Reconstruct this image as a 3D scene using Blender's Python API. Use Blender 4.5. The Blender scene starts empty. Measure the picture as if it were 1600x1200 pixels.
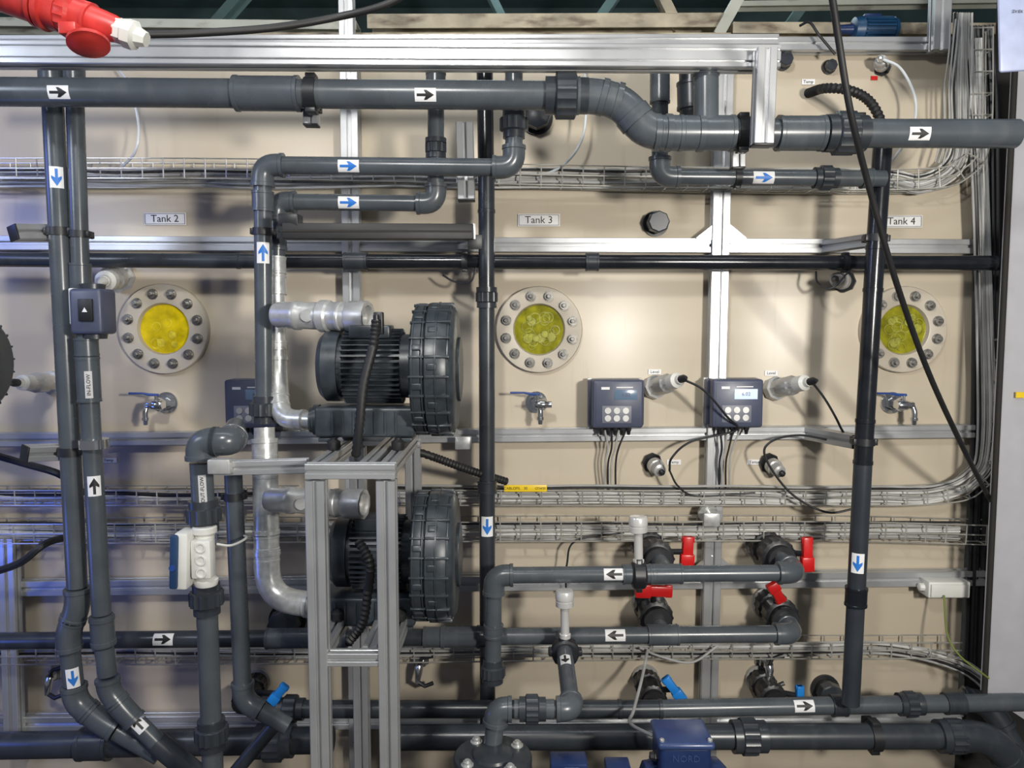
import bpy,bmesh,math,random
from mathutils import Vector as V, Matrix
random.seed(7)
SC=bpy.context.scene; COL=SC.collection
TH=math.radians(4.5); CAMP=V((0,-2.4,1.5)); F=1200.0
FW=V((0,math.cos(TH),-math.sin(TH))); UP=V((0,math.sin(TH),math.cos(TH)))
def P(x,y,d):
    r=FW*F+V((x-800,0,0))+UP*(600-y)
    return CAMP+r*((2.4-d)/r.y)
def L(n,d=0): return n*(2.4-d)/1200.0
X=V((1,0,0));Y=V((0,1,0));Z=V((0,0,1))
# ---------------------------------------------------------------- materials
def mat(name,col,rough=.45,metal=0,var=.12,scale=18,bump=0,emit=0,stretch=(1,1,1),spec=.5,dirt=None,dirtamt=.0,rvar=.1,dlo=.55,dsc=(6,6,.7)):
    m=bpy.data.materials.new(name); m.use_nodes=True; nt=m.node_tree; N=nt.nodes; b=N['Principled BSDF']
    tc=N.new('ShaderNodeNewGeometry'); mp=N.new('ShaderNodeMapping'); mp.inputs['Scale'].default_value=stretch
    nt.links.new(tc.outputs['Position'],mp.inputs['Vector'])
    no=N.new('ShaderNodeTexNoise'); no.inputs['Scale'].default_value=scale; no.inputs['Detail'].default_value=5
    nt.links.new(mp.outputs[0],no.inputs['Vector'])
    cr=N.new('ShaderNodeValToRGB'); c=V(col)
    lo=c*(1-var); hi=c*(1+var)
    cr.color_ramp.elements[0].position=.3; cr.color_ramp.elements[1].position=.7
    cr.color_ramp.elements[0].color=(*lo,1); cr.color_ramp.elements[1].color=(*[min(1,q) for q in hi],1)
    nt.links.new(no.outputs['Fac'],cr.inputs['Fac']); out=cr.outputs['Color']
    if dirt:
        n2=N.new('ShaderNodeTexNoise'); n2.inputs['Scale'].default_value=4; n2.inputs['Detail'].default_value=8
        m2=N.new('ShaderNodeMapping'); m2.inputs['Scale'].default_value=dsc; nt.links.new(tc.outputs['Position'],m2.inputs['Vector']); nt.links.new(m2.outputs[0],n2.inputs['Vector'])
        r2=N.new('ShaderNodeValToRGB'); r2.color_ramp.elements[0].position=dlo; r2.color_ramp.elements[1].position=dlo+.22
        r2.color_ramp.elements[1].color=(dirtamt,)*3+(1,)
        nt.links.new(n2.outputs['Fac'],r2.inputs['Fac'])
        mx=N.new('ShaderNodeMixRGB'); mx.inputs['Color2'].default_value=(*dirt,1)
        nt.links.new(r2.outputs['Color'],mx.inputs['Fac']); nt.links.new(out,mx.inputs['Color1']); out=mx.outputs['Color']
    nt.links.new(out,b.inputs['Base Color'])
    rr=N.new('ShaderNodeMapRange'); rr.inputs['To Min'].default_value=max(.03,rough-rvar); rr.inputs['To Max'].default_value=min(1,rough+rvar)
    nt.links.new(no.outputs['Fac'],rr.inputs['Value']); nt.links.new(rr.outputs[0],b.inputs['Roughness'])
    b.inputs['Metallic'].default_value=metal; b.inputs['Specular IOR Level'].default_value=spec
    if emit:
        nt.links.new(out,b.inputs['Emission Color']); b.inputs['Emission Strength'].default_value=emit
    if bump:
        bp=N.new('ShaderNodeBump'); bp.inputs['Strength'].default_value=bump; bp.inputs['Distance'].default_value=.003
        nt.links.new(no.outputs['Fac'],bp.inputs['Height']); nt.links.new(bp.outputs[0],b.inputs['Normal'])
    return m
TANK=mat('tank_plastic',(.53,.462,.36),.33,0,.05,2.5,.05,dirt=(.25,.18,.11),dirtamt=.3,rvar=.04,dlo=.6,spec=.4)
FLG=mat('flange_plastic',(.48,.43,.345),.4,0,.05)
PVC=mat('grey_pvc',(.07,.082,.094),.27,0,.12,12,dirt=(.18,.18,.17),dirtamt=.25)
PVC2=mat('dark_pvc',(.031,.037,.045),.3,0,.15,12,dirt=(.13,.13,.13),dirtamt=.2)
BLKP=mat('black_pipe',(.012,.014,.018),.2,0,.15)
BLK=mat('black_plastic',(.016,.017,.02),.42,0,.15)
RUB=mat('black_rubber',(.012,.012,.013),.55,0,.15)
BLOW=mat('blower_paint',(.03,.038,.046),.36,0,.25,30,.15)
ALU=mat('aluminium',(.52,.53,.54),.32,.62,.08,8,dirt=(.25,.22,.18),dirtamt=.3,dlo=.6,dsc=(1,1,1))
GALV=mat('galvanised_steel',(.58,.59,.58),.33,.55,.14,70,.08)
CAST=mat('cast_aluminium',(.5,.5,.49),.38,.45,.08,60,.1)
BOLT=mat('bolt_steel',(.3,.29,.27),.3,.8,.2,60)
CHR=mat('chrome',(.68,.69,.7),.15,.95,.04)
SILV=mat('polished_steel',(.8,.79,.77),.2,.45,.04)
WIRE=mat('zinc_wire',(.52,.505,.46),.33,.55,.15)
CAB=mat('grey_cable',(.36,.36,.35),.5,0,.15)
CABW=mat('white_cable',(.56,.56,.54),.5,0,.1)
TUBE=mat('clear_tube',(.62,.66,.68),.25,0,.05)
WHT=mat('white_plastic',(.66,.66,.62),.4,0,.05)
PAPER=mat('white_sticker',(.76,.76,.76),.5,0,.02)
PAPER2=mat('greyed_label',(.5,.5,.5),.5,0,.02)
INK=mat('black_ink',(.01,.01,.01),.5,0,.0)
BINK=mat('blue_ink',(.015,.16,.55),.5,0,.0)
RED=mat('red_plastic',(.52,.012,.012),.3,0,.12)
REDP=mat('faded_red_plastic',(.5,.035,.03),.4,0,.25,30,.1)
BLU=mat('blue_plastic',(.015,.2,.6),.35,0,.1)
BLUH=mat('dark_blue_lever',(.02,.06,.25),.4,0,.1)
BLUEP=mat('blue_pump_paint',(.014,.03,.1),.3,0,.15,20,.1)
BLUEL=mat('lighter_blue_paint',(.035,.06,.16),.3,0,.1)
NAVY=mat('slate_blue_housing',(.065,.075,.12),.4,0,.08)
NAVY2=mat('slate_keypad',(.16,.17,.21),.45,0,.05)
LCD=mat('lcd_screen',(.12,.18,.26),.2,0,.03,emit=.05)
LCDW=mat('bright_lcd_screen',(.5,.6,.75),.2,0,.03,emit=.6)
YEL=mat('yellow_label',(.8,.56,.02),.4,0,.03)
LIQ=mat('olive_yellow_liquid',(.22,.21,.012),.1,0,.45,30,emit=.09)  # slight emission of liquids and carriers stands in for light inside the tanks
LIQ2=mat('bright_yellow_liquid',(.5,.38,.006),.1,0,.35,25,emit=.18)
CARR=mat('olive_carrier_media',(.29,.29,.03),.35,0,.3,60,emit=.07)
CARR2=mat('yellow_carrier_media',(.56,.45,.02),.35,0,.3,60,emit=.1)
RUST=mat('dirty_beam',(.34,.3,.22),.6,.1,.35,9,.2,dirt=(.05,.022,.01),dirtamt=.95,dlo=.5,dsc=(2,6,6))
STEELP=mat('painted_steel',(.38,.39,.34),.5,.1,.15,6,dirt=(.07,.035,.018),dirtamt=.9,dlo=.55,dsc=(2,6,6))
TEALS=mat('teal_roof_steel',(.13,.21,.21),.5,.2,.2,6)
DKW=mat('dark_teal_wall',(.085,.14,.14),.7,0,.4,2)
CONC=mat('concrete',(.06,.055,.05),.7,0,.25,6,.3)
CABI=mat('cabinet_paint',(.43,.43,.46),.45,0,.04)
GAP=mat('dark_gap',(.016,.014,.012),.8,0,.2)
# ---------------------------------------------------------------- mesh builder
def frame(ax,ref=None):
    ax=ax.normalized()
    if ref is None: ref=Z if abs(ax.z)<.9 else Y
    u=(ref-ax*ref.dot(ax)).normalized(); return u,ax.cross(u)
class MB:
    def __init__(s): s.b=bmesh.new()
    def ringv(s,c,u,v,r,n,amp=0,step=3):
        o=[]
        for k in range(n):
            a=2*math.pi*k/n; q=r*(1+(amp if k%step==0 else 0))
            o.append(s.b.verts.new(c+u*(q*math.cos(a))+v*(q*math.sin(a))))
        return o
    def join(s,rings,cap=True):
        for a,b in zip(rings,rings[1:]):
            n=len(a)
            for k in range(n): s.b.faces.new((a[k],a[(k+1)%n],b[(k+1)%n],b[k]))
        if cap:
            s.b.faces.new(rings[0][::-1]); s.b.faces.new(rings[-1])
        return s
    def lathe(s,o,ax,prof,n=24,cap=True,step=3,ref=None):
        ax=ax.normalized(); u,v=frame(ax,ref)
        return s.join([s.ringv(o+ax*p[0],u,v,max(p[1],1e-5),n,p[2] if len(p)>2 else 0,step) for p in prof],cap)
    def cyl(s,p0,p1,r,r1=None,n=20):
        return s.lathe(p0,p1-p0,[(0,r),((p1-p0).length,r if r1 is None else r1)],n)
    def tube(s,pts,r,n=12,cap=True):
        pts=[V(p) for p in pts]; m=len(pts); u=None; rings=[]
        for i,p in enumerate(pts):
            t=(pts[min(i+1,m-1)]-pts[max(i-1,0)]).normalized()
            if u is None: u,_=frame(t)
            u=(u-t*u.dot(t)).normalized(); v=t.cross(u)
            rings.append(s.ringv(p,u,v,r[i] if isinstance(r,(list,tuple)) else r,n))
        return s.join(rings,cap)
    def prism(s,poly,o,u,v,w,h):
        a=[s.b.verts.new(o+u*p[0]+v*p[1]) for p in poly]; b=[s.b.verts.new(o+u*p[0]+v*p[1]+w*h) for p in poly]
        return s.join([a,b])
    def box(s,c,sx,sy,sz,M=None,bev=0,seg=2):
        M=M or Matrix.Identity(3); g=[]
        for dx in(-.5,.5):
            for dy in(-.5,.5):
                for dz in(-.5,.5): g.append(s.b.verts.new(c+M@V((dx*sx,dy*sy,dz*sz))))
        fs=[s.b.faces.new([g[i] for i in q]) for q in((0,1,3,2),(4,6,7,5),(0,4,5,1),(2,3,7,6),(0,2,6,4),(1,5,7,3))]
        if bev:
            es=list({e for f in fs for e in f.edges})
            bmesh.ops.bevel(s.b,geom=es,offset=bev,segments=seg,affect='EDGES',profile=.5)
        return s
    def quad(s,a,b,c,d): s.b.faces.new([s.b.verts.new(q) for q in(a,b,c,d)]); return s
    def mesh(s,name,m,off,flat=False,norm=True):
        if norm: bmesh.ops.recalc_face_normals(s.b,faces=s.b.faces)
        me=bpy.data.meshes.new(name); s.b.to_mesh(me); s.b.free()
        me.transform(Matrix.Translation(-off)); me.materials.append(m)
        if not flat:
            me.shade_smooth(); me.set_sharp_from_angle(angle=math.radians(38))
        return me
    def part(s,name,m,parent,label=None,flat=False,norm=True):
        r=parent
        while r.parent: r=r.parent
        o=bpy.data.objects.new(name,s.mesh(name,m,r.location.copy(),flat,norm)); COL.objects.link(o); o.parent=parent
        if label: o['label']=label
        return o
    def thing(s,name,m,label,cat,group=None,flat=False):
        s.b.verts.ensure_lookup_table(); vs=[v.co for v in s.b.verts]
        lo=V([min(q[i] for q in vs) for i in range(3)]); hi=V([max(q[i] for q in vs) for i in range(3)])
        off=V(((lo.x+hi.x)/2,(lo.y+hi.y)/2,lo.z))
        o=bpy.data.objects.new(name,s.mesh(name,m,off,flat)); COL.objects.link(o); o.location=off
        o['label']=label; o['category']=cat
        if group: o['group']=group
        return o
    def struct(s,name,m,flat=True):
        o=bpy.data.objects.new(name,s.mesh(name,m,V((0,0,0)),flat)); COL.objects.link(o); o['kind']='structure'; return o
def thing(name,label,cat,loc,group=None):
    o=bpy.data.objects.new(name,None); COL.objects.link(o); o.location=loc; o.empty_display_size=.02
    o['label']=label; o['category']=cat
    if group:o['group']=group
    return o
def lettering(txt,size,o,u,v,parent,m,name='lettering',ext=.0003):
    cu=bpy.data.curves.new('t','FONT'); cu.body=txt; cu.size=size; cu.align_x='CENTER'; cu.align_y='CENTER'; cu.resolution_u=2; cu.extrude=ext
    ob=bpy.data.objects.new('t',cu); COL.objects.link(ob)
    dg=bpy.context.evaluated_depsgraph_get(); dg.update()
    me=bpy.data.meshes.new_from_object(ob.evaluated_get(dg)); bpy.data.objects.remove(ob)
    r=parent
    while r.parent:r=r.parent
    w=u.cross(v)
    for q in me.vertices:
        c=q.co.copy(); q.co=o+u*c.x+v*c.y+w*c.z-r.location
    me.materials.clear(); me.materials.append(m)
    ob=bpy.data.objects.new(name,me); COL.objects.link(ob); ob.parent=parent; return ob
def spline(pts,n=8):
    q=[pts[0]*2-pts[1]]+list(pts)+[pts[-1]*2-pts[-2]]; o=[]
    for i in range(1,len(q)-2):
        a,b,c,d=q[i-1],q[i],q[i+1],q[i+2]
        for k in range(n):
            t=k/n; o.append(.5*((2*b)+(c-a)*t+(2*a-5*b+4*c-d)*t*t+(3*b-a-3*c+d)*t**3))
    o.append(pts[-1]); return o
def PX(l): return [P(*q) for q in l]
# curved sticker with an arrow
def patch(mb,p,ax,nrm,r,fu,v0,v1,n=8):
    w=ax.cross(nrm)
    def q(u,v): 
        a=v/r; return p+ax*u+nrm*(r*math.cos(a))+w*(r*math.sin(a))
    for i in range(n):
        a=v0+(v1-v0)*i/n; b=v0+(v1-v0)*(i+1)/n
        ua,ub=fu(a),fu(b)
        if ua[1]-ua[0]<1e-6 and ub[1]-ub[0]<1e-6: continue
        mb.quad(q(ua[0],a),q(ua[1],a),q(ub[1],b),q(ub[0],b))
def sticker(parent,p,ax,r,k,ink,ln=32,wd=20):
    ax=ax.normalized(); n=(CAMP-p); n=(n-ax*n.dot(ax)).normalized()
    l=ln*k/2; w=min(wd*k/2,r*1.15)
    mb=MB(); patch(mb,p,ax,n,r+.0006,lambda v:(-l,l),-w,w,10)
    s=mb.part('flow_arrow_sticker',PAPER,parent,norm=False)
    mb=MB(); sw=w*.2; hw=w*.72
    patch(mb,p,ax,n,r+.0014,lambda v:(-l*.8,l*.15),-sw,sw,4)
    patch(mb,p,ax,n,r+.0014,lambda v:(l*.1-l*.25*(abs(v)/hw),l*.1+l*.72*(1-abs(v)/hw)),-hw,hw,12)
    mb.part('arrow',ink,s,norm=False)
def tagtext(parent,p,ax,r,k,txt,ln,wd,size):
    ax=ax.normalized(); n=(CAMP-p); n=(n-ax*n.dot(ax)).normalized(); w=min(wd*k/2,r*1.1)
    mb=MB(); patch(mb,p,ax,n,r+.0006,lambda v:(-ln*k/2,ln*k/2),-w,w,8)
    s=mb.part('text_label',PAPER2,parent,norm=False)
    lettering(txt,size*k,p+n*(r+.0018),ax,n.cross(ax),s,INK)
# fittings
def union(parent,p,ax,r,s=1,m=None,name='union_nut'):
    R=r*s; MB().lathe(p,ax,[(-1.5*R,1.0*r),(-1.5*R,1.3*r),(-.8*R,1.3*r),(-.8*R,1.42*R),(-.7*R,1.52*R,.07),(.6*R,1.52*R,.07),(.7*R,1.38*R),(.75*R,1.25*r),(1.5*R,1.25*r),(1.5*R,1.0*r)],48).part(name,m or PVC2,parent)
def coupling(parent,p,ax,r,ln,m=None,k=1.2,name='coupling'):
    h=ln/2; MB().lathe(p,ax,[(-h,r),(-h,k*r*1.04),(-h+.25*r,k*r*1.04),(-h+.3*r,k*r),(h-.3*r,k*r),(h-.25*r,k*r*1.04),(h,k*r*1.04),(h,r)],28).part(name,m or PVC,parent)
def clamp(parent,p,ax,r,back=None,ln=.0):
    ax=ax.normalized(); mb=MB(); mb.lathe(p,ax,[(-.4*r,r),(-.4*r,1.16*r),(.4*r,1.16*r),(.4*r,r)],24)
    b=back or Y; u,v=frame(ax,b)
    M=Matrix((ax,v,u)).transposed()
    mb.box(p+u*(1.25*r),.8*r,2.0*r,.5*r,M,.06*r); 
    for s in(-1,1): mb.box(p+v*(s*1.18*r),.7*r,.35*r,1.0*r,M,.05*r)
    if ln: mb.cyl(p+u*r,p+u*(r+ln),.3*r,n=10)
    mb.part('pipe_clamp',BLK,parent)
def elbow(parent,a,p,b,r,m,k=1.24,arm=2.5,name='elbow'):
    di=(p-a).normalized(); do=(b-p).normalized()
    A=min(arm*r,(p-a).length*.9); B=min(arm*r,(b-p).length*.9); s=.66
    q0=p-di*A*s; q1=p+do*B*s; pts=[p-di*A]
    for i in range(9):
        t=i/8; pts.append(q0*(1-t)**2+p*2*t*(1-t)+q1*t*t)
    pts.append(p+do*B); mb=MB(); mb.tube(pts,r*k,24)
    for c,dd in((p-di*A,di),(p+do*B,-do)): mb.lathe(c-dd*.05*r,dd,[(0,r),(0,r*k*1.07),(.4*r,r*k*1.07),(.45*r,r*k)],24)
    return mb.part(name,m,parent)
def run(label,nodes,r,m=None,em=None,name='pipe_run',st=(),un=(),co=(),cl=(),tee=(),ek=1.24,arm=2.5,seg=None,txt=(),group=None):
    m=m or PVC; em=em or m; d0=nodes[0][2]; k=L(1,d0); R=r*k; pts=[P(*n) for n in nodes]
    t=thing(name,label,'pipe',pts[-1] if pts[-1].z<pts[0].z else pts[0],group)
    for i in range(len(pts)-1):
        a,b=pts[i],pts[i+1]; dd=(b-a).normalized(); 
        if i>0: a=a+dd*min(1.9*R,(b-a).length*.4)
        if i<len(pts)-2: b=b-dd*min(1.9*R,(b-a).length*.4)
        MB().cyl(a,b,R,n=28).part('pipe',m if not seg else seg[i],t)
    for i in range(1,len(pts)-1): elbow(t,pts[i-1],pts[i],pts[i+1],R,em,ek,arm)
    def loc(x,y):
        best=None
        for i in range(len(nodes)-1):
            ax,ay,ad=nodes[i];bx,by,bd=nodes[i+1]; dx,dy=bx-ax,by-ay
            f=max(0,min(1,((x-ax)*dx+(y-ay)*dy)/(dx*dx+dy*dy+1e-9))); e=math.hypot(ax+f*dx-x,ay+f*dy-y)
            if best is None or e<best[0]: 
                q=P(ax+f*dx,ay+f*dy,ad); a3,b3=pts[i],pts[i+1]
                if abs(bd-ad)<1e-6: w=q
                else:
                    ry=q-CAMP; sd=b3-a3
                    n=ry.cross(sd); n2=ry.cross(n); w=a3+sd*((CAMP-a3).dot(n2)/sd.dot(n2))
                best=(e,w,(b3-a3).normalized())
        return best[1],best[2]
    DV={'R':X,'L':-X,'U':Z,'D':-Z}
    for s in st:
        p,dr=loc(s[0],s[1]); w=DV[s[2]]; dr=dr if dr.dot(w)>0 else -dr
        sticker(t,p,dr,R*(s[4] if len(s)>4 else 1),k,s[3])
    for s in txt:
        p,dr=loc(s[0],s[1]); dr=dr if dr.z>0 else -dr
        tagtext(t,p,dr,R*(s[6] if len(s)>6 else 1),k,s[2],s[3],s[4],s[5])
    for s in un:
        p,dr=loc(s[0],s[1]); union(t,p,dr,R,s[2] if len(s)>2 else 1)
    for s in co:
        p,dr=loc(s[0],s[1]); coupling(t,p,dr,R,s[2]*k,em)
    for s in cl:
        p,dr=loc(s[0],s[1]); clamp(t,p,dr,R,ln=s[2] if len(s)>2 else 0)
    for s in tee: # x,y,(target px),radius px
        p,dr=loc(s[0],s[1]); coupling(t,p,dr,R,s[4]*k,em,1.22,'tee'); q=P(s[2],s[3],s[6] if len(s)>6 else d0); dd=(q-p)
        MB().lathe(p,dd,[(0,s[5]*k),(dd.length-.3*R,s[5]*k),(dd.length-.3*R,s[5]*k*1.08),(dd.length,s[5]*k*1.08)],24).part('tee_branch',em,t)
    return t,pts,R
def cable(label,pts,r,m,name='cable',group=None,n=8,seg=8,cat='cable'):
    return MB().tube(spline(PX(pts),seg),r,n).thing(name,m,label,cat,group)
def hose(label,pts,r,m=RUB,name='corrugated_hose'):
    s=spline(PX(pts),24); o=[s[0]]; acc=0
    for a,b in zip(s,s[1:]):
        acc+=(b-a).length
        if acc>.0042: o.append(b); acc=0
    return MB().tube(o,[r*(1.12 if i%2 else .9) for i in range(len(o))],14).thing(name,m,label,'hose')
# slotted profile
def secpoly(w,h,nw,nh):
    def edge(n,ln):
        o=[]; c=ln/n; s=min(c,.05)*.21; dp=min(w/nw,h/nh)*.26; lip=s*.35
        for i in range(n):
            x=-ln/2+c*(i+.5); o+=[(x-s/2-lip*.6,0),(x-s/2-lip*.3,lip*.4),(x-s/2,lip*.4),(x-s/2,dp),(x+s/2,dp),(x+s/2,lip*.4),(x+s/2+lip*.3,lip*.4),(x+s/2+lip*.6,0)]
        return o
    e=min(w,h)*.04; pl=[]
    pl+=[(-w/2+e,-h/2)]+[(x,-h/2+y) for x,y in edge(nw,w)]+[(w/2-e,-h/2),(w/2,-h/2+e)]
    pl+=[(w/2-y,x) for x,y in edge(nh,h)]+[(w/2,h/2-e),(w/2-e,h/2)]
    pl+=[(-x,h/2-y) for x,y in edge(nw,w)]+[(-w/2+e,h/2),(-w/2,h/2-e)]
    pl+=[(-w/2+y,-x) for x,y in edge(nh,h)]+[(-w/2,-h/2+e)]
    return pl
def bar(mb,p0,p1,w,h,nw=1,nh=1,ref=Y):
    ax=(p1-p0); v=(ref-ax.normalized()*ref.dot(ax.normalized())).normalized(); u=v.cross(ax.normalized())
    return mb.prism(secpoly(w,h,nw,nh),p0,u,v,ax.normalized(),ax.length)
def barthing(label,a,b,w,h=None,nw=1,nh=1,name='aluminium_profile',cap=None,group=None,ref=Y,m=None):
    p0,p1=P(*a),P(*b); W=L(w,a[2]); H=L(h or w,a[2])
    if cap is None: return bar(MB(),p0,p1,W,H,nw,nh,ref).thing(name,m or ALU,label,'profile',group,flat=True)
    t=thing(name,label,'profile',p0,group); bar(MB(),p0,p1,W,H,nw,nh,ref).part('rail',m or ALU,t,flat=True)
    ax=(p1-p0).normalized(); v=(ref-ax*ref.dot(ax)).normalized(); u=v.cross(ax); M=Matrix((u,v,ax)).transposed()
    for c in cap: MB().box((p0,p1)[c]+ax*(.002 if c else -.002),W,H,.005,M,.001).part('end_cap',BLK,t)
    return t
# ================================================================ SETTING
MB().box(V((0,0.5,-.05)),9,9,.1).struct('floor',CONC)
MB().box(V((0,1.2,4.3)),9,8,.1).struct('ceiling',DKW)
MB().box(V((0,4.6,2.1)),9,.1,4.4).struct('wall_back',DKW)
ztop=P(800,66,0).z
def tank(x0,x1,label):
    a,b=P(x0,600,0).x+.002,P(x1,600,0).x-.002
    t=thing('tank',label,'tank',V(((a+b)/2,.6,0)),'process tanks')
    MB().box(V(((a+b)/2,.6,ztop/2)),b-a,1.2,ztop,bev=.006).part('shell',TANK,t)
    MB().box(V(((a+b)/2,-.006,ztop-.02)),b-a,.014,.04,bev=.002).part('rim',FLG,t)
    return t
tank(-260,548,'beige plastic tank wall bearing the Tank 2 plate')
tank(550,1124,'beige plastic tank wall bearing the Tank 3 plate')
tank(1126,1522,'beige plastic tank wall bearing the Tank 4 plate')
# wall rails
for y0,y1,w,s in((380,386,22,'just above the long dark pipe, level with the box arm'),(687,673,20,'running under the two controllers'),(918,901,24,'running behind the red valves')):
    barthing('long horizontal aluminium rail '+s,(-30,y0,.025),(1545 if y0>900 else 1518,y1,.025),w,20,group='horizontal wall rails')
barthing('lowest horizontal aluminium rail behind the bottom pipes',(-30,1128,.025),(1500,1118,.025),24,20,group='horizontal wall rails')
barthing('vertical aluminium profile between Tank 2 and Tank 3',(546,95,.035),(561,1215,.035),27,20,group='vertical wall profiles')
barthing('vertical aluminium profile between Tank 3 and Tank 4',(1131,95,.035),(1103,1215,.035),27,20,group='vertical wall profiles')
barthing('vertical aluminium profile at the left edge behind the outer downpipe',(14,840,.06),(24,1180,.06),24,20,group='vertical wall profiles')
for (x,y,sx,s) in((1107,362,-1,'left of the post above the controllers'),(1148,362,1,'right of the post above the controllers'),(1098,885,-1,'left of the post by the red valves'),(1136,885,1,'right of the post by the red valves')):
    k=L(1); p=P(x,y,.05)
    MB().prism([(-sx*16*k,-12*k),(sx*18*k,-12*k),(sx*18*k,-9*k),(-sx*13*k,16*k),(-sx*16*k,16*k)],p,X,Z,Y,.02).thing('corner_bracket',ALU,'triangular metal gusset '+s,'bracket','corner gussets',flat=True)
# beams above the tanks
barthing('double slotted aluminium beam across the top of the picture',(-40,86,.55),(1214,93,.55),34,34,2,1,name='aluminium_beam')
barthing('slim aluminium rail lying on top of the double beam',(-40,66,.35),(1214,64,.35),15,18,name='aluminium_beam')
barthing('short vertical aluminium profile hanging at the end of the top beam',(1196,78,.6),(1190,226,.6),30,26,cap=[1])
barthing('aluminium rail along the top rim of Tank 4',(1140,72,.03),(1490,72,.03),20,24)
barthing('aluminium profile standing up beside the upright cables top right',(1470,-30,.06),(1466,80,.06),26,20)
barthing('aluminium post standing up behind the top beam left of centre',(541,-40,.1),(543,70,.1),22,20)
def beam(label,pts,w,h,m,name='roof_beam'):
    p0,p1=P(*pts[0]),P(*pts[1]); ax=(p1-p0).normalized(); v=(Y-ax*Y.dot(ax)).normalized(); u=v.cross(ax); t=w*.12
    pl=[(-w/2,-h/2),(w/2,-h/2),(w/2,-h/2+t),(-w/2+t,-h/2+t),(-w/2+t,h/2-t),(w/2,h/2-t),(w/2,h/2),(-w/2,h/2)]
    MB().prism(pl,p0,u,v,ax,(p1-p0).length).thing(name,m,label,'beam',flat=True)
beam('dirty cream steel channel lying across the tank tops in the centre',((578,42,-.25),(1135,40,-.25)),.045,.1,RUST)
beam('rust stained flat bar under the centre channel just behind the rail',((230,58,-.05),(1140,58,-.05)),.016,.03,RUST)
beam('cream steel channel at upper left behind the red plug',((-60,40,-.3),(560,46,-.3)),.028,.08,STEELP)
beam('cream painted steel channel at upper right beneath the blue motor',((1140,50,-.2),(1600,52,-.2)),.035,.08,RUST)
beam('thin roof cross member at upper right above the motor',((1150,10,-.8),(1620,4,-.8)),.02,.06,STEELP)
beam('slanted steel brace rising right of the centre',((1120,58,-.2),(1180,-50,-.2)),.035,.05,STEELP)
beam('second slanted steel brace right of the centre',((1060,50,-.3),(1010,-50,-.3)),.035,.05,RUST)
beam('distant slanted roof member at the top centre',((930,40,-2.0),(1000,-60,-2)),.05,.1,TEALS)
beam('distant slanted roof member left of the centre',((790,40,-2.0),(740,-60,-2)),.04,.1,TEALS)
beam('distant roof member near the top left',((330,50,-2.0),(410,-40,-2)),.05,.1,TEALS)
beam('distant slanted roof member at the far right',((1225,50,-2.0),(1290,-40,-2)),.05,.1,TEALS)
# ================================================================ wire trays with cables
def tray(label,pts,h,dep,r=.0022,step=.062,d0=.02):
    pp=spline(PX([(x,y,0) for x,y in pts]),14); mb=MB(); N=[]
    for i,p in enumerate(pp):
        t=(pp[min(i+1,len(pp)-1)]-pp[max(i-1,0)]).normalized(); N.append(V((-t.z,0,t.x)))
    for (hh,dd) in((1,1),(.5,1),(0,1),(0,.5),(0,0),(.5,0),(1,0)):
        mb.tube([p+n*(h*(hh-.5))-Y*(d0+dep*dd) for p,n in zip(pp,N)],r,6)
    acc=0
    for i in range(1,len(pp)):
        seg=(pp[i]-pp[i-1]).length; q=step-acc
        while q<seg:
            f=q/seg; p=pp[i-1].lerp(pp[i],f); n=N[i-1].lerp(N[i],f)
            mb.tube([p+n*(h*.5)-Y*d0,p-n*(h*.5)-Y*d0,p-n*(h*.5)-Y*(d0+dep),p+n*(h*.5)-Y*(d0+dep)],r,6); q+=step
        acc=(acc+seg)%step
    return mb.thing('wire_cable_tray',WIRE,label,'cable tray','wire cable trays',flat=False)
tray('top wire cable tray that curves upward at the right',[(-40,272),(400,273),(900,283),(1200,288),(1420,288),(1480,272),(1505,225),(1508,60)],.058,.07)
tray('wire cable tray below the controllers carrying the yellow label',[(600,768),(900,768),(1200,768),(1440,766),(1505,745),(1530,690),(1535,500)],.046,.07)
tray('wire cable tray just above the red valves',[(-40,822),(400,820),(900,818),(1300,818),(1530,824)],.06,.075)
tray('lowest wire cable tray behind the sampling valves',[(-40,1010),(500,1008),(1000,1002),(1480,1000)],.05,.06)
tray('short wire cable tray at left behind the flow sensor column',[(-40,768),(300,768),(470,768)],.046,.07)
def bundle(pts,n,label,group,ms=(CAB,CABW,CAB),sp=5,d=.06,r=.0035):
    for i in range(n):
        o=(i-(n-1)/2)*sp; q=[]
        for j,(x,y) in enumerate(pts):
            j0=max(0,j-1); j1=min(len(pts)-1,j+1); tx,ty=pts[j1][0]-pts[j0][0],pts[j1][1]-pts[j0][1]; l=math.hypot(tx,ty)
            w=o+random.uniform(-1.4,1.4); q.append((x-ty/l*w,y+tx/l*w,d+random.uniform(-.012,.014)))
        cable(label,q,r*random.uniform(.85,1.2),random.choice(ms),'cable',group,6,5)
H=lambda y,x0=-40,x1=1400:[(x,y+random.uniform(-2,2)) for x in range(x0,x1,110)]
bundle(H(279,-40,1400)+[(1440,288),(1488,262),(1502,215),(1502,120),(1504,20)],10,'grey cable lying in the top wire tray and rising at right','cables in the top tray',(CAB,CAB,CABW,CABW,BLK),3.2)
bundle(H(774,600,1400)+[(1460,772),(1520,745),(1541,690),(1538,500),(1530,250),(1520,60)],9,'grey cable in the tray under the controllers','cables in the controller tray',(CAB,CAB,CABW,CABW,BLK),3.2)
bundle(H(830,-40,1530),8,'grey cable in the wire tray just above the red valves','cables in the tray above the red valves',(CAB,CAB,CABW,BLK),3.4)
bundle(H(1016,-40,1480)+[(1500,1040),(1560,1085)],6,'grey cable in the lowest wire tray','cables in the lowest tray',(CAB,CAB,CABW,BLK),3.6)
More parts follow.
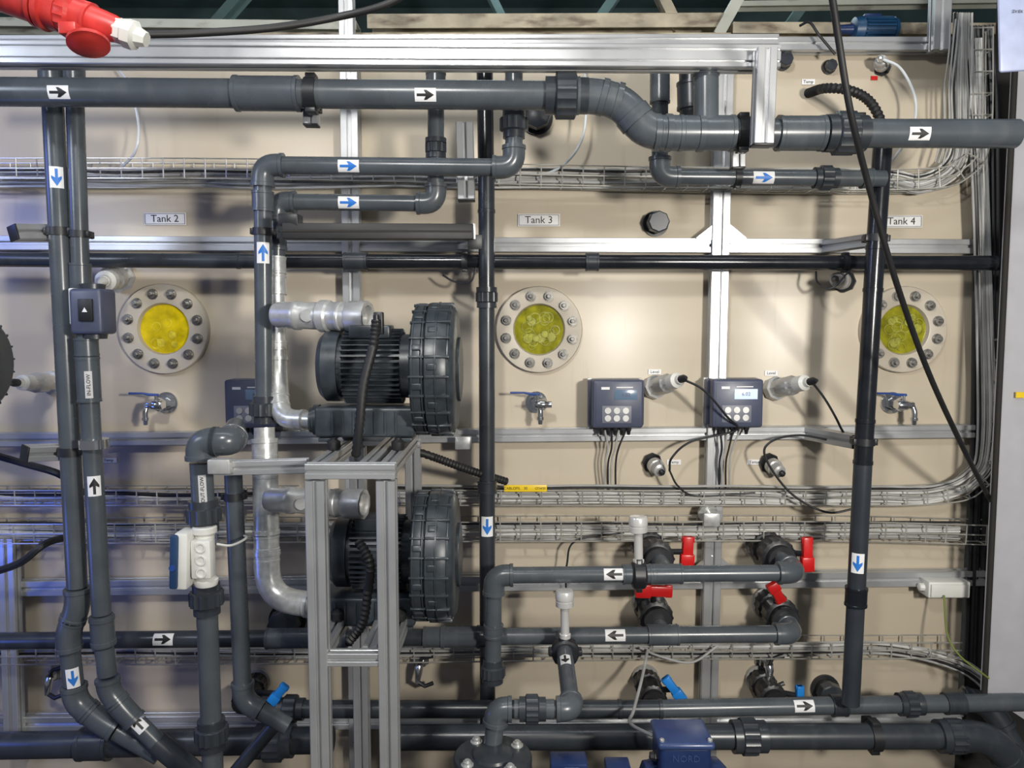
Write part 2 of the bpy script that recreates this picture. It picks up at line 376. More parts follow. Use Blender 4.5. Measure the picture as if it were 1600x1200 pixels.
bundle(H(776,-40,480),4,'grey cable in the short tray at the left','cables in the short left tray',(CAB,CABW,BLK),3.6)
bundle([(1492,30),(1488,80),(1482,140),(1482,200),(1466,255)],3,'pale cable rising loosely in front of the curved tray','loose pale cables at right',(CAB,),6,.1,.0028)
MB().box(P(1552,620,-.15),.09,.02,2.7).thing('recess_shade_panel',GAP,'near black sheet painted as the shade between the tank and the pale door','panel')  # near-black colour paints the shade inside this gap
bundle([(1532,40),(1540,200),(1540,500),(1534,800),(1526,1060)],6,'black cable running down the dark recess at right','black cables in the recess',(BLK,),7,.03,.006)
# yellow tray label
p=P(821,763,.1); t=thing('tray_label','long yellow label with black print clipped on the cable tray','label',p)
MB().box(p,L(68,.1),.003,L(11,.1),bev=.001).part('plate',YEL,t); lettering('CABLOFIL   30',L(6,.1),p-Y*.002-X*.03,X,Z,t,INK); lettering('CF54/50',L(5,.1),p-Y*.002+X*.045,X,Z,t,INK)
# ================================================================ sight glasses
def sight(x,y,R,g,lab,liq,nd,cm):
    p=P(x,y,0); k=.002; t=thing('sight_glass',lab,'sight glass',p,'round sight glasses')
    MB().lathe(p,-Y,[(0,R*k*1.0),(.016,R*k),(.02,R*k*.98),(.02,g*k*1.1),(.019,g*k*1.06),(.004,g*k)],56,cap=False).part('flange',FLG,t)
    MB().lathe(p+Y*.0,-Y,[(.0,g*k*1.02),(.005,g*k*1.02)],40).part('liquid',liq,t)
    mb=MB()
    for i in range(nd):
        a=random.uniform(0,6.28); q=math.sqrt(random.random())*(g-9)*k; rr=random.uniform(5,9)*k
        c=p+V((math.cos(a)*q,-.0051-.00012*i,math.sin(a)*q)); ax=V((random.uniform(-.03,.03),-1,random.uniform(-.03,.03)))
        mb.lathe(c,ax,[(-.0002,rr*.86),(-.0002,rr),(.0002,rr),(.0002,rr*.86),(-.0002,rr*.86)],18,cap=False)
        if i%3==0: mb.lathe(c,ax,[(-.0002,rr),(.0002,rr)],18)
    o=mb.part('floating_carriers',cm,t,flat=True); o['kind']='stuff'
    for i in range(12):
        a=i*math.pi/6+.25; c=p+V((math.cos(a),0,math.sin(a)))*(R*.79*k)-Y*.02
        MB().lathe(c,-Y,[(0,.0165),(.0025,.0165),(.0025,.0125),(.012,.0125),(.012,.0062),(.022,.0062),(.023,.005)],12).part('bolt',BOLT,t)
sight(259,514,70,38,'sight glass of brightest yellow below the Tank 2 plate',LIQ2,9,CARR2)
sight(842,515,67,38,'olive yellow sight glass in the middle below the Tank 3 plate',LIQ,26,CARR)
sight(1408,515,67,37,'sight glass at right crossed by a dark pipe and cable',LIQ,24,CARR)
for x,y,s in((258,342,'2'),(842,344,'3'),(1408,346,'4')):
    p=P(x,y,.004); t=thing('name_plate','white engraved plate reading Tank '+s,'sign',p,'tank name plates')
    MB().box(p,.13,.003,.038,bev=.0012).part('plate',PAPER,t)
    mb=MB(); w,h=.122,.031
    for cx,cz,sx,sz in((0,h/2,w,.0012),(0,-h/2,w,.0012),(w/2,0,.0012,h),(-w/2,0,.0012,h)): mb.box(p+V((cx,-.002,cz)),sx,.001,sz)
    mb.part('border',INK,t); lettering('Tank '+s,.031,p-Y*.0022,X,Z,t,INK)
# small text labels
for x,y,s,w in((1023,581,'Level',20),(1205,583,'Level',20),(1053,722,'Temp',22),(1178,722,'Temp',22),(1228,1024,'Tank',18),(1263,128,'Temp',20),(170,719,'Temp',26)):
    p=P(x,y,.003); t=thing('wall_label','tiny white label printed '+s+' at '+{1023:'the left white probe',1205:'the right white probe',1053:'the left temperature sensor',1178:'the right temperature sensor',1228:'the right sampling valve',1263:'the top corrugated hose',170:'the left tank wall'}[x],'label',p)
    MB().box(p,w*.002,.001,.016).part('plate',PAPER,t); lettering(s,.013,p-Y*.001,X,Z,t,INK)
# ================================================================ taps
def tap(x,y,lab,sx):
    p=P(x,y,0); t=thing('sampling_tap',lab,'tap',p,'sampling taps')
    MB().lathe(p,-Y,[(0,.034),(.008,.034),(.008,.024)],24).part('wall_flange',CHR,t)
    MB().lathe(p-Y*.008,-Y,[(0,.024),(.018,.024),(.018,.016),(.04,.016),(.045,.021),(.06,.021),(.06,.014),(.075,.014)],6).part('hex_nut',CHR,t)
    c=p-Y*.078; MB().lathe(c-X*.02*sx,X*sx,[(0,.012),(.006,.015),(.03,.015),(.036,.011),(.05,.01)],16).part('valve_body',CHR,t)
    e=c+X*.02*sx; MB().tube(spline([e,e+V((.008*sx,0,-.006)),e+V((.012*sx,-.004,-.022)),e+V((.012*sx,-.004,-.042))],5),.0085,12).part('spout',CHR,t)
    q=e+V((.012*sx,-.004,-.038)); MB().lathe(q,-Z,[(0,.011),(.008,.011),(.008,.008),(.022,.0065)],12).part('hose_tail',CHR,t)
    MB().cyl(c,c+Z*.03,.0045,n=10).part('stem',CHR,t)
    MB().tube([c+V((.008,0,.031)),c+V((-.02,0,.032)),c+V((-.04,0,.036)),c+V((-.082,0,.036))],[.004,.0045,.003,.0035],8).part('lever',BLUH,t)
tap(262,629,'chrome sampling tap with blue lever on Tank 2 wall',-1)
tap(838,628,'chrome sampling tap with blue lever under the middle sight glass',.3)
tap(1392,629,'chrome sampling tap with blue lever under the right sight glass',1)
# ================================================================ controllers
def ctrl(x,y,lab,lcd,d=.05,txt='6.02'):
    p=P(x,y,d); t=thing('controller',lab,'controller',p,'wall controllers'); k=L(1,d+.06)
    MB().box(p+V((0,.02,-10*k)),88*k,.008,96*k,bev=.003).part('mounting_plate',CAST,t)
    f=p-Y*.06
    MB().box(p-Y*.03,80*k,.075,76*k,bev=.008,seg=3).part('housing',NAVY,t)
    for s in(-1,1):
        MB().box(p+V((s*41*k,-.012,0)),7*k,.03,72*k,bev=.003).part('side_flange',NAVY,t)
    q=f-Y*.0078
    MB().box(q+V((0,0,0)),70*k,.003,66*k,bev=.001).part('front_frame',NAVY,t)
    s=MB().box(q+V((12*k,-.002,15*k)),36*k,.002,16*k,bev=.0006).part('screen',lcd,t)
    lettering(txt,8*k,q+V((12*k,-.0036,15*k)),X,Z,s,NAVY)
    MB().box(q+V((-2*k,-.002,-16*k)),46*k,.002,27*k,bev=.0008).part('keypad',NAVY2,t)
    for i in range(3):
        for j in range(2):
            c=q+V(((-16+14*i)*k,-.004,(-10-12*j)*k)); MB().lathe(c,-Y,[(0,5*k),(.0012,5*k),(.0012,4*k)],18,cap=True).part('button',CAST,t)
    MB().box(q+V((-20*k,-.002,25*k)),13*k,.001,4*k).part('logo',PAPER,t)
    MB().box(q+V((10*k,-.002,26.5*k)),26*k,.001,1.6*k).part('title_strip',PAPER,t)
    for i in range(5): MB().lathe(p+V(((-24+11*i)*k,-.03,-38*k)),-Z,[(0,4.5*k),(6*k,4.5*k),(7*k,3.5*k),(13*k,2.5*k)],8).part('cable_gland',BLK,t)
    return p
ctrl(961,628,'slate blue controller with dim screen on the left beside the middle tap',LCD)
ctrl(1143,627,'slate blue controller with glowing white screen mounted at the aluminium post',LCDW)
ctrl(402,628,'slate blue controller mostly hidden behind the grey riser pipe',LCD,.04)
for i,(x0,x1) in enumerate(((945,945),(956,950),(967,955),(978,962))):
    cable('grey lead dropping from the left controller into the tray',[(x0,672,.09),((x0+955)/2,700,.08),(x1,725,.07),(x1,770,.05)],.003,(CAB,BLK)[i%2],'controller_lead','leads under the left controller',7)
for i,(x0,x1) in enumerate(((1124,1124),(1135,1128),(1146,1134),(1157,1140))):
    cable('dark lead dropping from the right controller into the tray',[(x0,670,.09),((x0+1132)/2,700,.08),(x1,725,.07),(x1,770,.05)],.003,(BLK,CAB)[i%2],'controller_lead','leads under the right controller',7)
# probes
def probe(a,b,lab,m1=WHT,m2=BLK,s=1,cat='probe'):
    p0,p1=P(*a),P(*b); ax=p1-p0; l=ax.length; t=thing('probe',lab,cat,p0)
    r=.029*s; MB().lathe(p0,ax,[(0,r*1.3),(l*.12,r*1.3),(l*.12,r*1.0),(l*.3,r*1.0)],8).part('wall_socket',CAST if m1 is WHT else BLK,t)
    MB().lathe(p0+ax*.28,ax,[(0,r),(l*.25,r,.05),(l*.28,r*.85),(l*.4,r*.8)],30).part('union_nut',CAST if m1 is WHT else m1,t)
    MB().lathe(p0+ax*.62,ax,[(0,r*.82),(l*.22,r*.8),(l*.26,r*.5),(l*.33,r*.45)],18).part('probe_head',m1,t)
    MB().lathe(p0+ax*.93,ax,[(0,r*.4),(l*.12,r*.4),(l*.2,r*.16)],12).part('plug',m2,t)
probe((1020,606,0),(1066,592,.16),'white level probe between the two controllers')
probe((1208,608,0),(1268,596,.18),'white level probe right of the bright controller')
probe((85,598,0),(24,598,.2),'white probe pointing left at the left edge')
probe((1018,722,0),(1034,738,.08),'dark temperature sensor below the left controller probe',CAST,BLK,.85)
probe((1200,722,0),(1222,740,.08),'dark temperature sensor below the right controller probe',CAST,BLK,.85)
probe((1320,440,0),(1305,436,.14),'grey threaded probe hanging under the dark pipe left of Tank 4',CAB,BLK,.9)
probe((188,432,0),(160,440,.2),'white screw fitting on the tank wall beside the flow sensor',WHT,WHT,1.25)
probe((1378,106,0),(1376,92,.08),'chrome hose fitting at top right above a red mark',CAST,GALV,.7)
cable('black probe cable looping from left probe to the post',[(1066,592,.16),(1100,610,.17),(1135,650,.15),(1150,672,.1),(1080,690,.1),(1050,715,.12),(1046,735,.1)],.0035,BLK,'probe_cable',seg=12)
cable('black probe cable from right probe down to support stub',[(1268,596,.18),(1290,625,.18),(1312,665,.18),(1318,690,.16),(1250,680,.12),(1205,690,.12),(1196,715,.12),(1235,770,.12),(1290,800,.12),(1335,795,.12)],.0035,BLK,'probe_cable',seg=12)
cable('thin black cable arching left from the temperature sensors',[(1046,735,.1),(1060,760,.1),(1090,775,.08),(1180,770,.1)],.003,BLK,'probe_cable',seg=10)
cable('thin black wire rising to the tray left of the red valves',[(884,925,.08),(886,880,.08),(900,845,.08),(975,832,.07)],.003,BLK,'probe_cable',seg=10)
# black plugs on wall
def plug(x,y,r,lab,d=.06):
    p=P(x,y,0);k=.002;t=thing('blanking_plug',lab,'plug',p)
    MB().lathe(p,-Y,[(0,r*k*1.15),(.01,r*k*1.15),(.01,r*k*.9),(d*.6,r*k*.9)],28).part('socket',BLK,t)
    MB().lathe(p-Y*d*.55,-Y,[(0,r*k),(d*.45,r*k*.96),(d*.5,r*k*.86)],8).part('hex_cap',PVC2,t)
plug(1024,350,17,'black hexagonal blanking plug between Tank 3 plate and the post')
plug(1294,106,9,'small black hexagonal plug high on Tank 4',.03)
plug(1222,98,11,'small black plug by the top beam end',.04)
plug(838,185,22,'dark blanking plug half hidden below the top main pipe')
MB().box(P(1366,122,.003),.02,.002,.012).thing('red_mark',RED,'small red mark under the top right hose fitting','mark')
# ================================================================ PIPES
run('large main pipe along the top with three black arrow stickers',[(-60,143,.52),(935,150,.52),(972,160,.52),(1010,207,.52),(1060,208,.52),(1588,209,.52)],21.5,ek=1.22,arm=1.7,
    st=[(103,138,'R',INK),(667,141,'R',INK),(1427,203,'R',INK)],un=[(885,150),(1320,209,.95)],co=[(418,144,98),(1250,209,70)],cl=[(487,146,.03),(1160,208),(1340,209)],tee=[(1103,208,1103,112,84,19)])
run('outer left vertical downpipe with two blue arrow stickers',[(79,92,.36),(122,945,.36),(106,990,.36),(118,1096,.36),(158,1128,.36),(250,1180,.36)],15.5,em=PVC,arm=1.7,
    st=[(79,280,'D',BINK),(110,1055,'D',BINK,1.03)],co=[(80,120,50)],cl=[(90,362,.04),(108,705,.04)])
run('inner left vertical pipe entering the top of the flow sensor',[(115,92,.36),(127,455,.36)],13,co=[(115,125,60),(126,432,40)],cl=[(122,366,.04)])
run('vertical inflow pipe with text label and black up arrow below the flow sensor',[(134,520,.4),(160,985,.4),(170,1080,.4),(196,1112,.4),(250,1165,.4)],14.5,arm=1.5,
    st=[(152,757,'U',INK),(214,1130,'L',INK,1.05)],co=[(136,545,34),(137,590,76),(160,985,50)],txt=[(140,600,'IN-FLOW',42,11,8,1.25)])
p=P(147,693,.4); MB().lathe(p-Z*.012,Z,[(0,.034),(0,.037),(.024,.037),(.024,.034)],24).thing('hose_clamp',CHR,'steel band clamp around the inflow pipe','clamp')
run('long thin dark pipe crossing the wall just under the upper rail',[(-60,405,.14),(400,408,.14),(1560,411,.14)],11.5,m=PVC2,seg=[PVC2,BLKP],em=PVC2,ek=1.02,co=[(556,409,36),(925,410,20)],cl=[(726,409,.04),(1320,411,.04)])
run('upper grey loop pipe descending to the lower blower with blue arrows',[(803,92,.4),(803,262,.4),(410,258,.4),(413,640,.4)],13.5,ek=1.28,arm=2.4,
    st=[(547,257,'R',BINK),(403,396,'U',BINK)],un=[(802,195,1.0),(413,657,1.05)],co=[(409,315,30)],cl=[(412,362)])
run('lower grey loop pipe descending to the upper blower',[(681,92,.33),(681,318,.33),(432,315,.33),(433,400,.33)],12.5,ek=1.3,arm=2.3,
    st=[(547,316,'R',BINK)],un=[(681,232,.8)],co=[(681,130,30),(433,375,30)])
run('small grey pipe turning right beneath the main pipe with blue arrow',[(1031,92,.34),(1031,276,.34),(1382,279,.34)],12.5,ek=1.3,arm=2.3,
    st=[(1190,275,'R',BINK)],un=[(1290,279,.95)],co=[(1031,135,50),(1354,279,16)],cl=[(1152,277,.02)])
run('thick vertical stub joining the top of the main pipe at right',[(1078,92,.3),(1080,190,.3)],17,m=PVC2,co=[(1079,150,40)])
run('slim dark central vertical pipe with blue down arrow',[(757,92,.16),(760,300,.16),(762,1130,.16)],12.5,m=PVC,seg=[BLKP,PVC2],em=PVC2,ek=1.02,
    st=[(759,820,'D',BINK)],un=[(765,465,.85)],co=[(762,760,20)])
run('upper grey pipe from the red valves with left black arrow',[(770,1060,.3),(772,899,.3),(1245,895,.3),(1209,863,.13)],13,ek=1.32,arm=2.3,
    st=[(958,902,'L',INK)],un=[(770,1048,.95)],co=[(1000,898,56),(770,985,20)],tee=[(1040,897,1028,874,52,15,.18)])
run('lower grey pipe from the red valves across to the left with arrows',[(-60,1002,.22),(720,995,.22),(1241,990,.22),(1218,964,.1)],13.5,m=PVC,seg=[PVC2,PVC,PVC],em=PVC,ek=1.25,arm=2.3,
    st=[(960,998,'L',INK),(260,1007,'R',INK)],co=[(720,995,120),(480,998,130)],tee=[(1036,993,1026,973,50,15,.12)])
run('right vertical pipe in front of the tanks with blue down arrow',[(1380,215,.3),(1366,420,.3),(1350,690,.3),(1329,1100,.3)],14,ek=1.01,seg=[BLKP,BLKP,PVC2],em=BLKP,
    st=[(1342,877,'D',BINK)],co=[(1337,932,30)],cl=[(1367,372),(1350,690)])
run('grey pipe descending behind the outflow column and bending right',[(364,730,.45),(380,1095,.45),(450,1135,.45)],14,ek=1.22,arm=2.2,cl=[(368,775)])
run('out-flow pipe with elbow and text label above the white flow meter',[(368,668,.45),(362,690,.6),(312,690,.6),(320,825,.6)],16,ek=1.28,arm=1.6,un=[(319,805,.95)],txt=[(312,762,'OUT-FLOW',42,11,7.2)])
run('stout vertical pipe beneath the white flow meter',[(322,915,.6),(334,1240,.6)],16.5,un=[(323,935,1.0),(331,1147,1.0)])
run('upper bottom pipe with right black arrow',[(410,1108,.24),(1000,1108,.24),(1600,1097,.24)],14,m=PVC2,ek=1.02,seg=[PVC2,PVC],st=[(1253,1115,'R',INK)],un=[(1422,1102,.9),(455,1108,1)],co=[(1310,1103,24),(1490,1100,30)])
run('thick lowest pipe at right along the bottom edge',[(600,1152,.3),(1545,1150,.3),(1620,1235,.3)],20,m=PVC2,un=[(1170,1151,.9),(1490,1150,.85)],co=[(1060,1152,30)],cl=[(1365,1150)])
run('thick lowest pipe at left along the bottom edge',[(-60,1166,.3),(520,1156,.3)],21,m=PVC2,co=[(150,1164,50)],un=[(430,1158,.95)])
run('fine dark pipe branch slanting at bottom left',[(245,1160,.4),(330,1230,.4)],18,m=PVC2)
MB().cyl(P(440,1120,.45),P(352,1225,.45),.018).thing('brace_pipe',PVC2,'slanting dark pipe right of the outflow column bottom','pipe')
run('dark pipe curving down in the lower right corner',[(1500,1090,.12),(1545,1100,.14),(1600,1190,.2)],15,m=PVC2,arm=2.6)
# lower pump outlet
run('pump outlet pipe rising from the flange through a sensor to the lower pipe',[(770,1165,.62),(776,1108,.62),(893,1108,.62),(879,996,.26)],15,ek=1.28,arm=1.6,un=[(832,1108,.95)],st=[(886,1042,'D',INK,1.02)])
# silver flow sensors
def fsens(x,y0,y1,yr,d,lab,horiz):
    k=L(1,d); b=P(x,y0,d); e=P(x-1,y1,d); t=thing('pipe_sensor',lab,'sensor',b,'silver pipe sensors'); l=(e-b).length
    MB().lathe(b,e-b,[(0,9*k),(.1*l,9*k),(.1*l,7*k),(l*.72,7*k),(l*.72,8*k)],20).part('stem',SILV,t)
    MB().lathe(b+(e-b)*.66,e-b,[(0,12*k),(1.5*k,14.5*k),(l*.12,14.5*k),(l*.13,13.5*k),(l*.15,13.5*k),(l*.16,15*k),(l*.34-4*k,15*k),(l*.34-1*k,13.5*k),(l*.34,10*k)],32).part('head',SILV,t)
    c=P(x,yr,d); ax=X if horiz else (P(893,1108,.62)-P(879,996,.26)).normalized()
    MB().lathe(c-ax*11*k,ax,[(0,13*k),(0,19*k),(3*k,22*k,.05),(19*k,22*k,.05),(22*k,19*k),(22*k,13*k)],24).part('saddle',BLK,t)
    for s in(-1,1): MB().box(c+(Z if horiz else X)*(s*22*k),10*k,.03,10*k,bev=.003).part('saddle_lug',BLK,t)
    MB().lathe(b-Z*12*k,Z,[(0,11*k),(10*k,11*k,.06),(14*k,9*k)],18).part('lock_nut',BLK,t)
fsens(998,882,806,898,.3,'silver sensor standing on the upper red valve pipe',True)
fsens(883,998,922,1018,.33,'silver sensor standing on the pump outlet pipe',False)
# ================================================================ ball valves
def valve(bx,by,d1,lab,hm,h,R=.029):
    a=P(bx,by,0); t=thing('ball_valve',lab,'valve',a,'ball valves'); r=R*1.35
    MB().lathe(a,-Y,[(0,r*1.25),(.014,r*1.25),(.014,r*.8),(.03,r*.8)],28).part('wall_fitting',CAST,t)
    union(t,a-Y*(.28*d1),-Y,R,1.0,BLK); MB().lathe(a-Y*(.3*d1),-Y,[(0,r*.85),(.1*d1,r*1.0),(.35*d1,r*1.0),(.42*d1,r*.85)],24).part('valve_body',BLK,t)
    union(t,a-Y*(.75*d1),-Y,R,1.02,BLK)
    hx,hy,w,l,ang,hd=h; c=P(hx,hy,hd); k=L(1,hd); s=a-Y*min(hd,d1*.5)
    sv=(c-s); MB().cyl(s+sv*.1,c,.009,n=12).part('stem',BLK,t)
    M=Matrix.Rotation(math.radians(ang),3,'Y')
    mb=MB(); mb.box(c,w*k*.85,.022,l*k,M,.004); mb.box(c+M@V((0,0,-l*k*.28)),w*k*1.1,.026,l*k*.42,M,.004); mb.box(c+M@V((0,0,l*k*.4)),w*k*1.0,.014,l*k*.2,M,.003)
    mb.part('handle',hm,t)
valve(1010,846,.22,'ball valve with upright red handle on the left of the upper pair',RED,(1074,862,20,50,2,.16),.032)
valve(1189,846,.2,'ball valve with upright red handle on the right of the upper pair',RED,(1261,866,18,56,-2,.2),.032)
valve(1013,940,.16,'ball valve with sideways red handle on the left of the lower pair',RED,(1021,923,20,60,92,.17),.032)
valve(1200,940,.15,'ball valve with small tilted red handle on the right of the lower pair',RED,(1213,926,18,36,150,.18),.032)
valve(1008,1058,.17,'ball valve with slanting blue handle behind the bottom pipe',BLU,(1053,1077,16,50,-38,.18),.026)
valve(1185,1058,.17,'ball valve with upright blue handle behind the bottom pipe',BLU,(1249,1088,14,36,0,.15),.026)
valve(405,1062,.17,'ball valve with slanting blue handle at bottom left of the stand',BLU,(435,1084,16,38,40,.25),.024)
plug(1288,1075,20,'round dark blanking fitting beside the upright blue handle')
plug(450,968,26,'round dark fitting behind the lower blower elbow')
def samp(x,y,lab):
    p=P(x,y,0); t=thing('sampling_valve',lab,'valve',p,'small sampling valves')
    MB().lathe(p,-Y,[(0,.03),(.01,.03),(.01,.022),(.035,.022),(.035,.015),(.06,.015)],6).part('hex_body',CHR,t)
    q=p-Y*.06; MB().tube([q,q+V((0,-.006,-.01)),q+V((-.004,-.01,-.05))],[.013,.013,.008],12).part('spout',CHR,t)
    MB().tube([q,q+V((.01,0,.025)),q+V((.045,0,.035))],[.006,.006,.008],8).part('lever',BLK,t)
    MB().tube([q+V((-.004,-.01,-.045)),q+V((.02,-.01,-.06)),q+V((.045,-.01,-.05))],.007,8).part('outlet',BLK,t)
samp(658,1028,'small chrome sampling valve left of centre behind the stand')
samp(1192,1028,'small chrome sampling valve between the red and blue handles')
samp(95,1046,'small chrome sampling valve at the left by the blue arrow pipe')
# ================================================================ flow sensor (dark) and white flow meter
p=P(146,487,.4); k=L(1,.4); t=thing('flow_sensor','blue grey boxed flow sensor with black display on left pipe','sensor',p)
MB().box(p,50*k,.08,70*k,bev=.01,seg=3).part('housing',NAVY,t); s=MB().box(p+V((2*k,-.042,2*k)),22*k,.008,34*k,bev=.002).part('display',INK,t)
MB().prism([(-4*k,-3*k),(4*k,-3*k),(0,4*k)],p+V((2*k,-.048,2*k)),X,Z,Y,.001).part('triangle_mark',PAPER,s)
MB().lathe(p-Z*35*k-Z*.012,Z,[(0,.03),(.012,.03,.06),(.014,.026)],18).part('lower_collar',PVC2,t); MB().lathe(p+Z*35*k,Z,[(0,.03),(.012,.03,.06),(.014,.022)],18).part('upper_collar',PVC2,t)
MB().box(p+V((-26*k,0,8*k)),8*k,.05,56*k,bev=.004).part('side_cover',WHT,t)
p=P(316,868,.62); k=L(1,.62); t=thing('flow_meter','white flow meter body with dark blue side display','flow meter',p)
MB().lathe(p-Z*48*k+X*5*k,Z,[(0,17*k),(6*k,19*k),(10*k,19*k),(14*k,15*k),(82*k,15*k),(86*k,19*k),(94*k,19*k),(96*k,17*k)],24).part('tube_body',WHT,t)
MB().box(p+V((7*k,-.02,0)),32*k,.035,62*k,bev=.006).part('body_shell',WHT,t)
for dz in(-20,0,20):
    MB().lathe(p+V((8*k,-.037,dz*k)),-Y,[(0,8*k),(.004,8*k),(.004,6*k),(.001,6*k)],20).part('round_boss',WHT,t)
M=Matrix.Rotation(math.radians(3),3,'Y')
s=MB().box(p+V((-21*k,-.02,0)),22*k,.06,90*k,M,.006).part('display_housing',WHT,t); MB().box(p+V((-30*k,-.03,0)),13*k,.055,86*k,M,.006).part('blue_cover',mat('deep_blue',(.02,.05,.12),.35),t)
MB().lathe(p+V((-31*k,-.058,-8*k)),-Y,[(0,5*k),(.002,5*k),(.002,3.4*k)],16).part('knob',BLUH,t)
cable('short pale cable leaving the white flow meter',[(338,850,.6),(362,852,.58),(385,840,.5),(372,835,.4)],.003,CABW)
# ================================================================ blowers
def blower(cx,cy,d,lab,s=1,ml=1.0):
    k=L(1,d)*s; c=P(cx,cy,d); t=thing('side_channel_blower',lab,'blower',c-Z*104*k,'side channel blowers'); R=100*k; w=66*k
    MB().lathe(c-X*w/2,X,[(0,R*.45),(.02*w,R*.92),(.05*w,R*.98),(.12*w,R*1.0),(.27*w,R*1.0),(.31*w,R*.97),(.34*w,R*.97),(.38*w,R*1.02),(.6*w,R*1.03),(.82*w,R*1.0),(.95*w,R*.95),(w,R*.9),(w*1.02,R*.3)],64).part('impeller_casing',BLOW,t)
    mb=MB(); nr=44
    for i in range(nr):
        a=i*2*math.pi/nr+.05; n=V((0,math.cos(a),math.sin(a))); tt=V((0,-math.sin(a),math.cos(a))); M=Matrix((X,tt,n)).transposed()
        if i%2==0:
            mb.box(c+n*R*1.0-X*(w*.31),w*.34,R*.03,R*.05,M,R*.008,2); mb.box(c+n*R*1.01+X*w*.15,w*.54,R*.045,R*.07,M,R*.014,2)
        elif i%4==1: mb.box(c+n*R*1.01+X*w*.04,w*.22,R*.11,R*.06,M,R*.022,3)
        else: mb.box(c+n*R*1.0-X*w*.3,w*.22,R*.1,R*.05,M,R*.02,3)
    for xo,rr in((-.42,.995),(-.2,1.0),(.1,1.03),(.36,.985)): mb.lathe(c+X*w*xo,X,[(0,R*rr),(0,R*(rr+.018)),(.025*w,R*(rr+.018)),(.025*w,R*rr)],64,cap=False)
    mb.part('cooling_ribs',BLOW,t)
    e=c+X*w*.5; MB().lathe(e,X,[(0,R*.5),(w*.08,R*.5),(w*.1,R*.4)],40).part('cover_plate',BLOW,t)
    mc=c+V((-w/2,0,5*k)); ml_=142*k*ml
    MB().lathe(mc,-X,[(0,50*k),(ml_*.8,48*k),(ml_*.8,55*k),(ml_*.96,55*k),(ml_*1.02,47*k),(ml_*1.03,20*k)],40).part('motor',BLOW,t)
    mb=MB()
    for i in range(40):
        a=i*math.pi/20; n=V((0,math.cos(a),math.sin(a))); tt=V((0,-math.sin(a),math.cos(a))); M=Matrix((X,tt,n)).transposed()
        mb.box(mc-X*ml_*.44+n*53*k,ml_*.62,1.6*k,11*k,M)
    mb.part('motor_fins',BLOW,t,flat=True)
    MB().box(mc+V((-ml_*.45,-20*k,54*k)),62*k,46*k,20*k,bev=3*k).part('terminal_box',BLOW,t)
    b=c+V((-(w/2+72*k),-12*k,-78*k)); MB().box(b,152*k,70*k,46*k,bev=5*k,seg=3).part('silencer_box',BLOW,t)
    mb=MB()
    for i in range(7): mb.box(b+V(((-48+16*i)*k,-36*k,0)),3*k,3*k,34*k)
    mb.part('box_ribs',BLOW,t)
    MB().lathe(b-X*76*k,-X,[(0,24*k),(8*k,24*k),(8*k,20*k),(14*k,20*k)],24).part('port_flange',BLOW,t)
    for sx in(-1,1): MB().box(b+V((sx*60*k,0,-27*k)),22*k,66*k,6*k,bev=1*k).part('foot',BLOW,t)
    return c,b
blower(682,577,.5,'upper black side channel blower on top of the aluminium stand')
blower(682,866,.5,'lower black side channel blower inside the aluminium stand',1.0,.9)
blower(-44,568,.45,'black blower casing cut off by the left edge',.72)
def relief(a,b,lab,r):
    p0,p1=P(*a),P(*b); ax=p1-p0; l=ax.length; k=L(1,a[2]); r*=k; t=thing('relief_valve',lab,'valve',p0,'aluminium relief valves')
    MB().lathe(p0,ax,[(0,r*.8),(.04*l,r*.92),(.2*l,r*.93),(.22*l,r*1.02),(.27*l,r*1.02),(.29*l,r*.93),(.48*l,r*.96),(.5*l,r*1.12),(.58*l,r*1.12),(.6*l,r*1.0),(.68*l,r*1.0),(.69*l,r*1.05),(.72*l,r*1.05),(.73*l,r*.98),(.8*l,r*.98)],32).part('valve_barrel',CAST,t)
    MB().lathe(p0+ax*.78,ax,[(0,r*1.02),(.02*l,r*1.12),(.2*l,r*1.12),(.2*l,r*.85),(.14*l,r*.8),(.14*l,.001)],10).part('hex_end',CAST,t)
    MB().lathe(p0+ax*.38-Y*r*.8,-Y,[(0,r*.45),(r*.25,r*.42)],16).part('boss',CAST,t)
relief((430,492,.46),(578,496,.53),'bright aluminium relief valve beside the upper motor',22)
relief((418,780,.52),(572,788,.58),'aluminium relief valve beside the lower motor seen through the stand',21)
run('galvanised steel riser with elbow feeding the upper blower',[(432,400,.33),(435,600,.36),(438,655,.42),(492,657,.45)],12,m=GALV,em=GALV,name='steel_pipe_run',ek=1.25,arm=3.4,co=[(433,445,30),(434,570,26),(433,415,26),(433,540,14)])
run('galvanised steel riser with wide elbow feeding the lower blower',[(413,668,.4),(415,760,.42),(418,935,.45),(492,945,.48)],16,m=GALV,em=GALV,name='steel_pipe_run',ek=1.22,arm=4.6,co=[(414,700,30),(417,848,24),(417,872,12),(414,740,14)])
hose('black corrugated hose hanging in front of upper blower motor',[(588,500,.66),(583,540,.67),(568,600,.68),(562,660,.68),(556,712,.66)],.0105)
hose('black corrugated hose hanging inside the stand',[(560,845,.64),(578,880,.66),(574,930,.66),(566,975,.66),(545,1003,.66)],.0105)
hose('black corrugated hose leaving the stand toward the central pipe',[(635,700,.3),(680,715,.28),(735,735,.2),(790,752,.1)],.011)
MB().box(P(592,505,.64),L(14,.6),.025,L(34,.6),bev=.003).thing('hose_coupling',BLK,'black rectangular coupling at the top of the motor hose','coupling')
MB().lathe(P(588,520,.66),Z,[(0,.011),(.03,.011),(.03,.007),(.04,.007)],12).thing('cable_gland',BLK,'black round gland on the upper corrugated hose','gland')
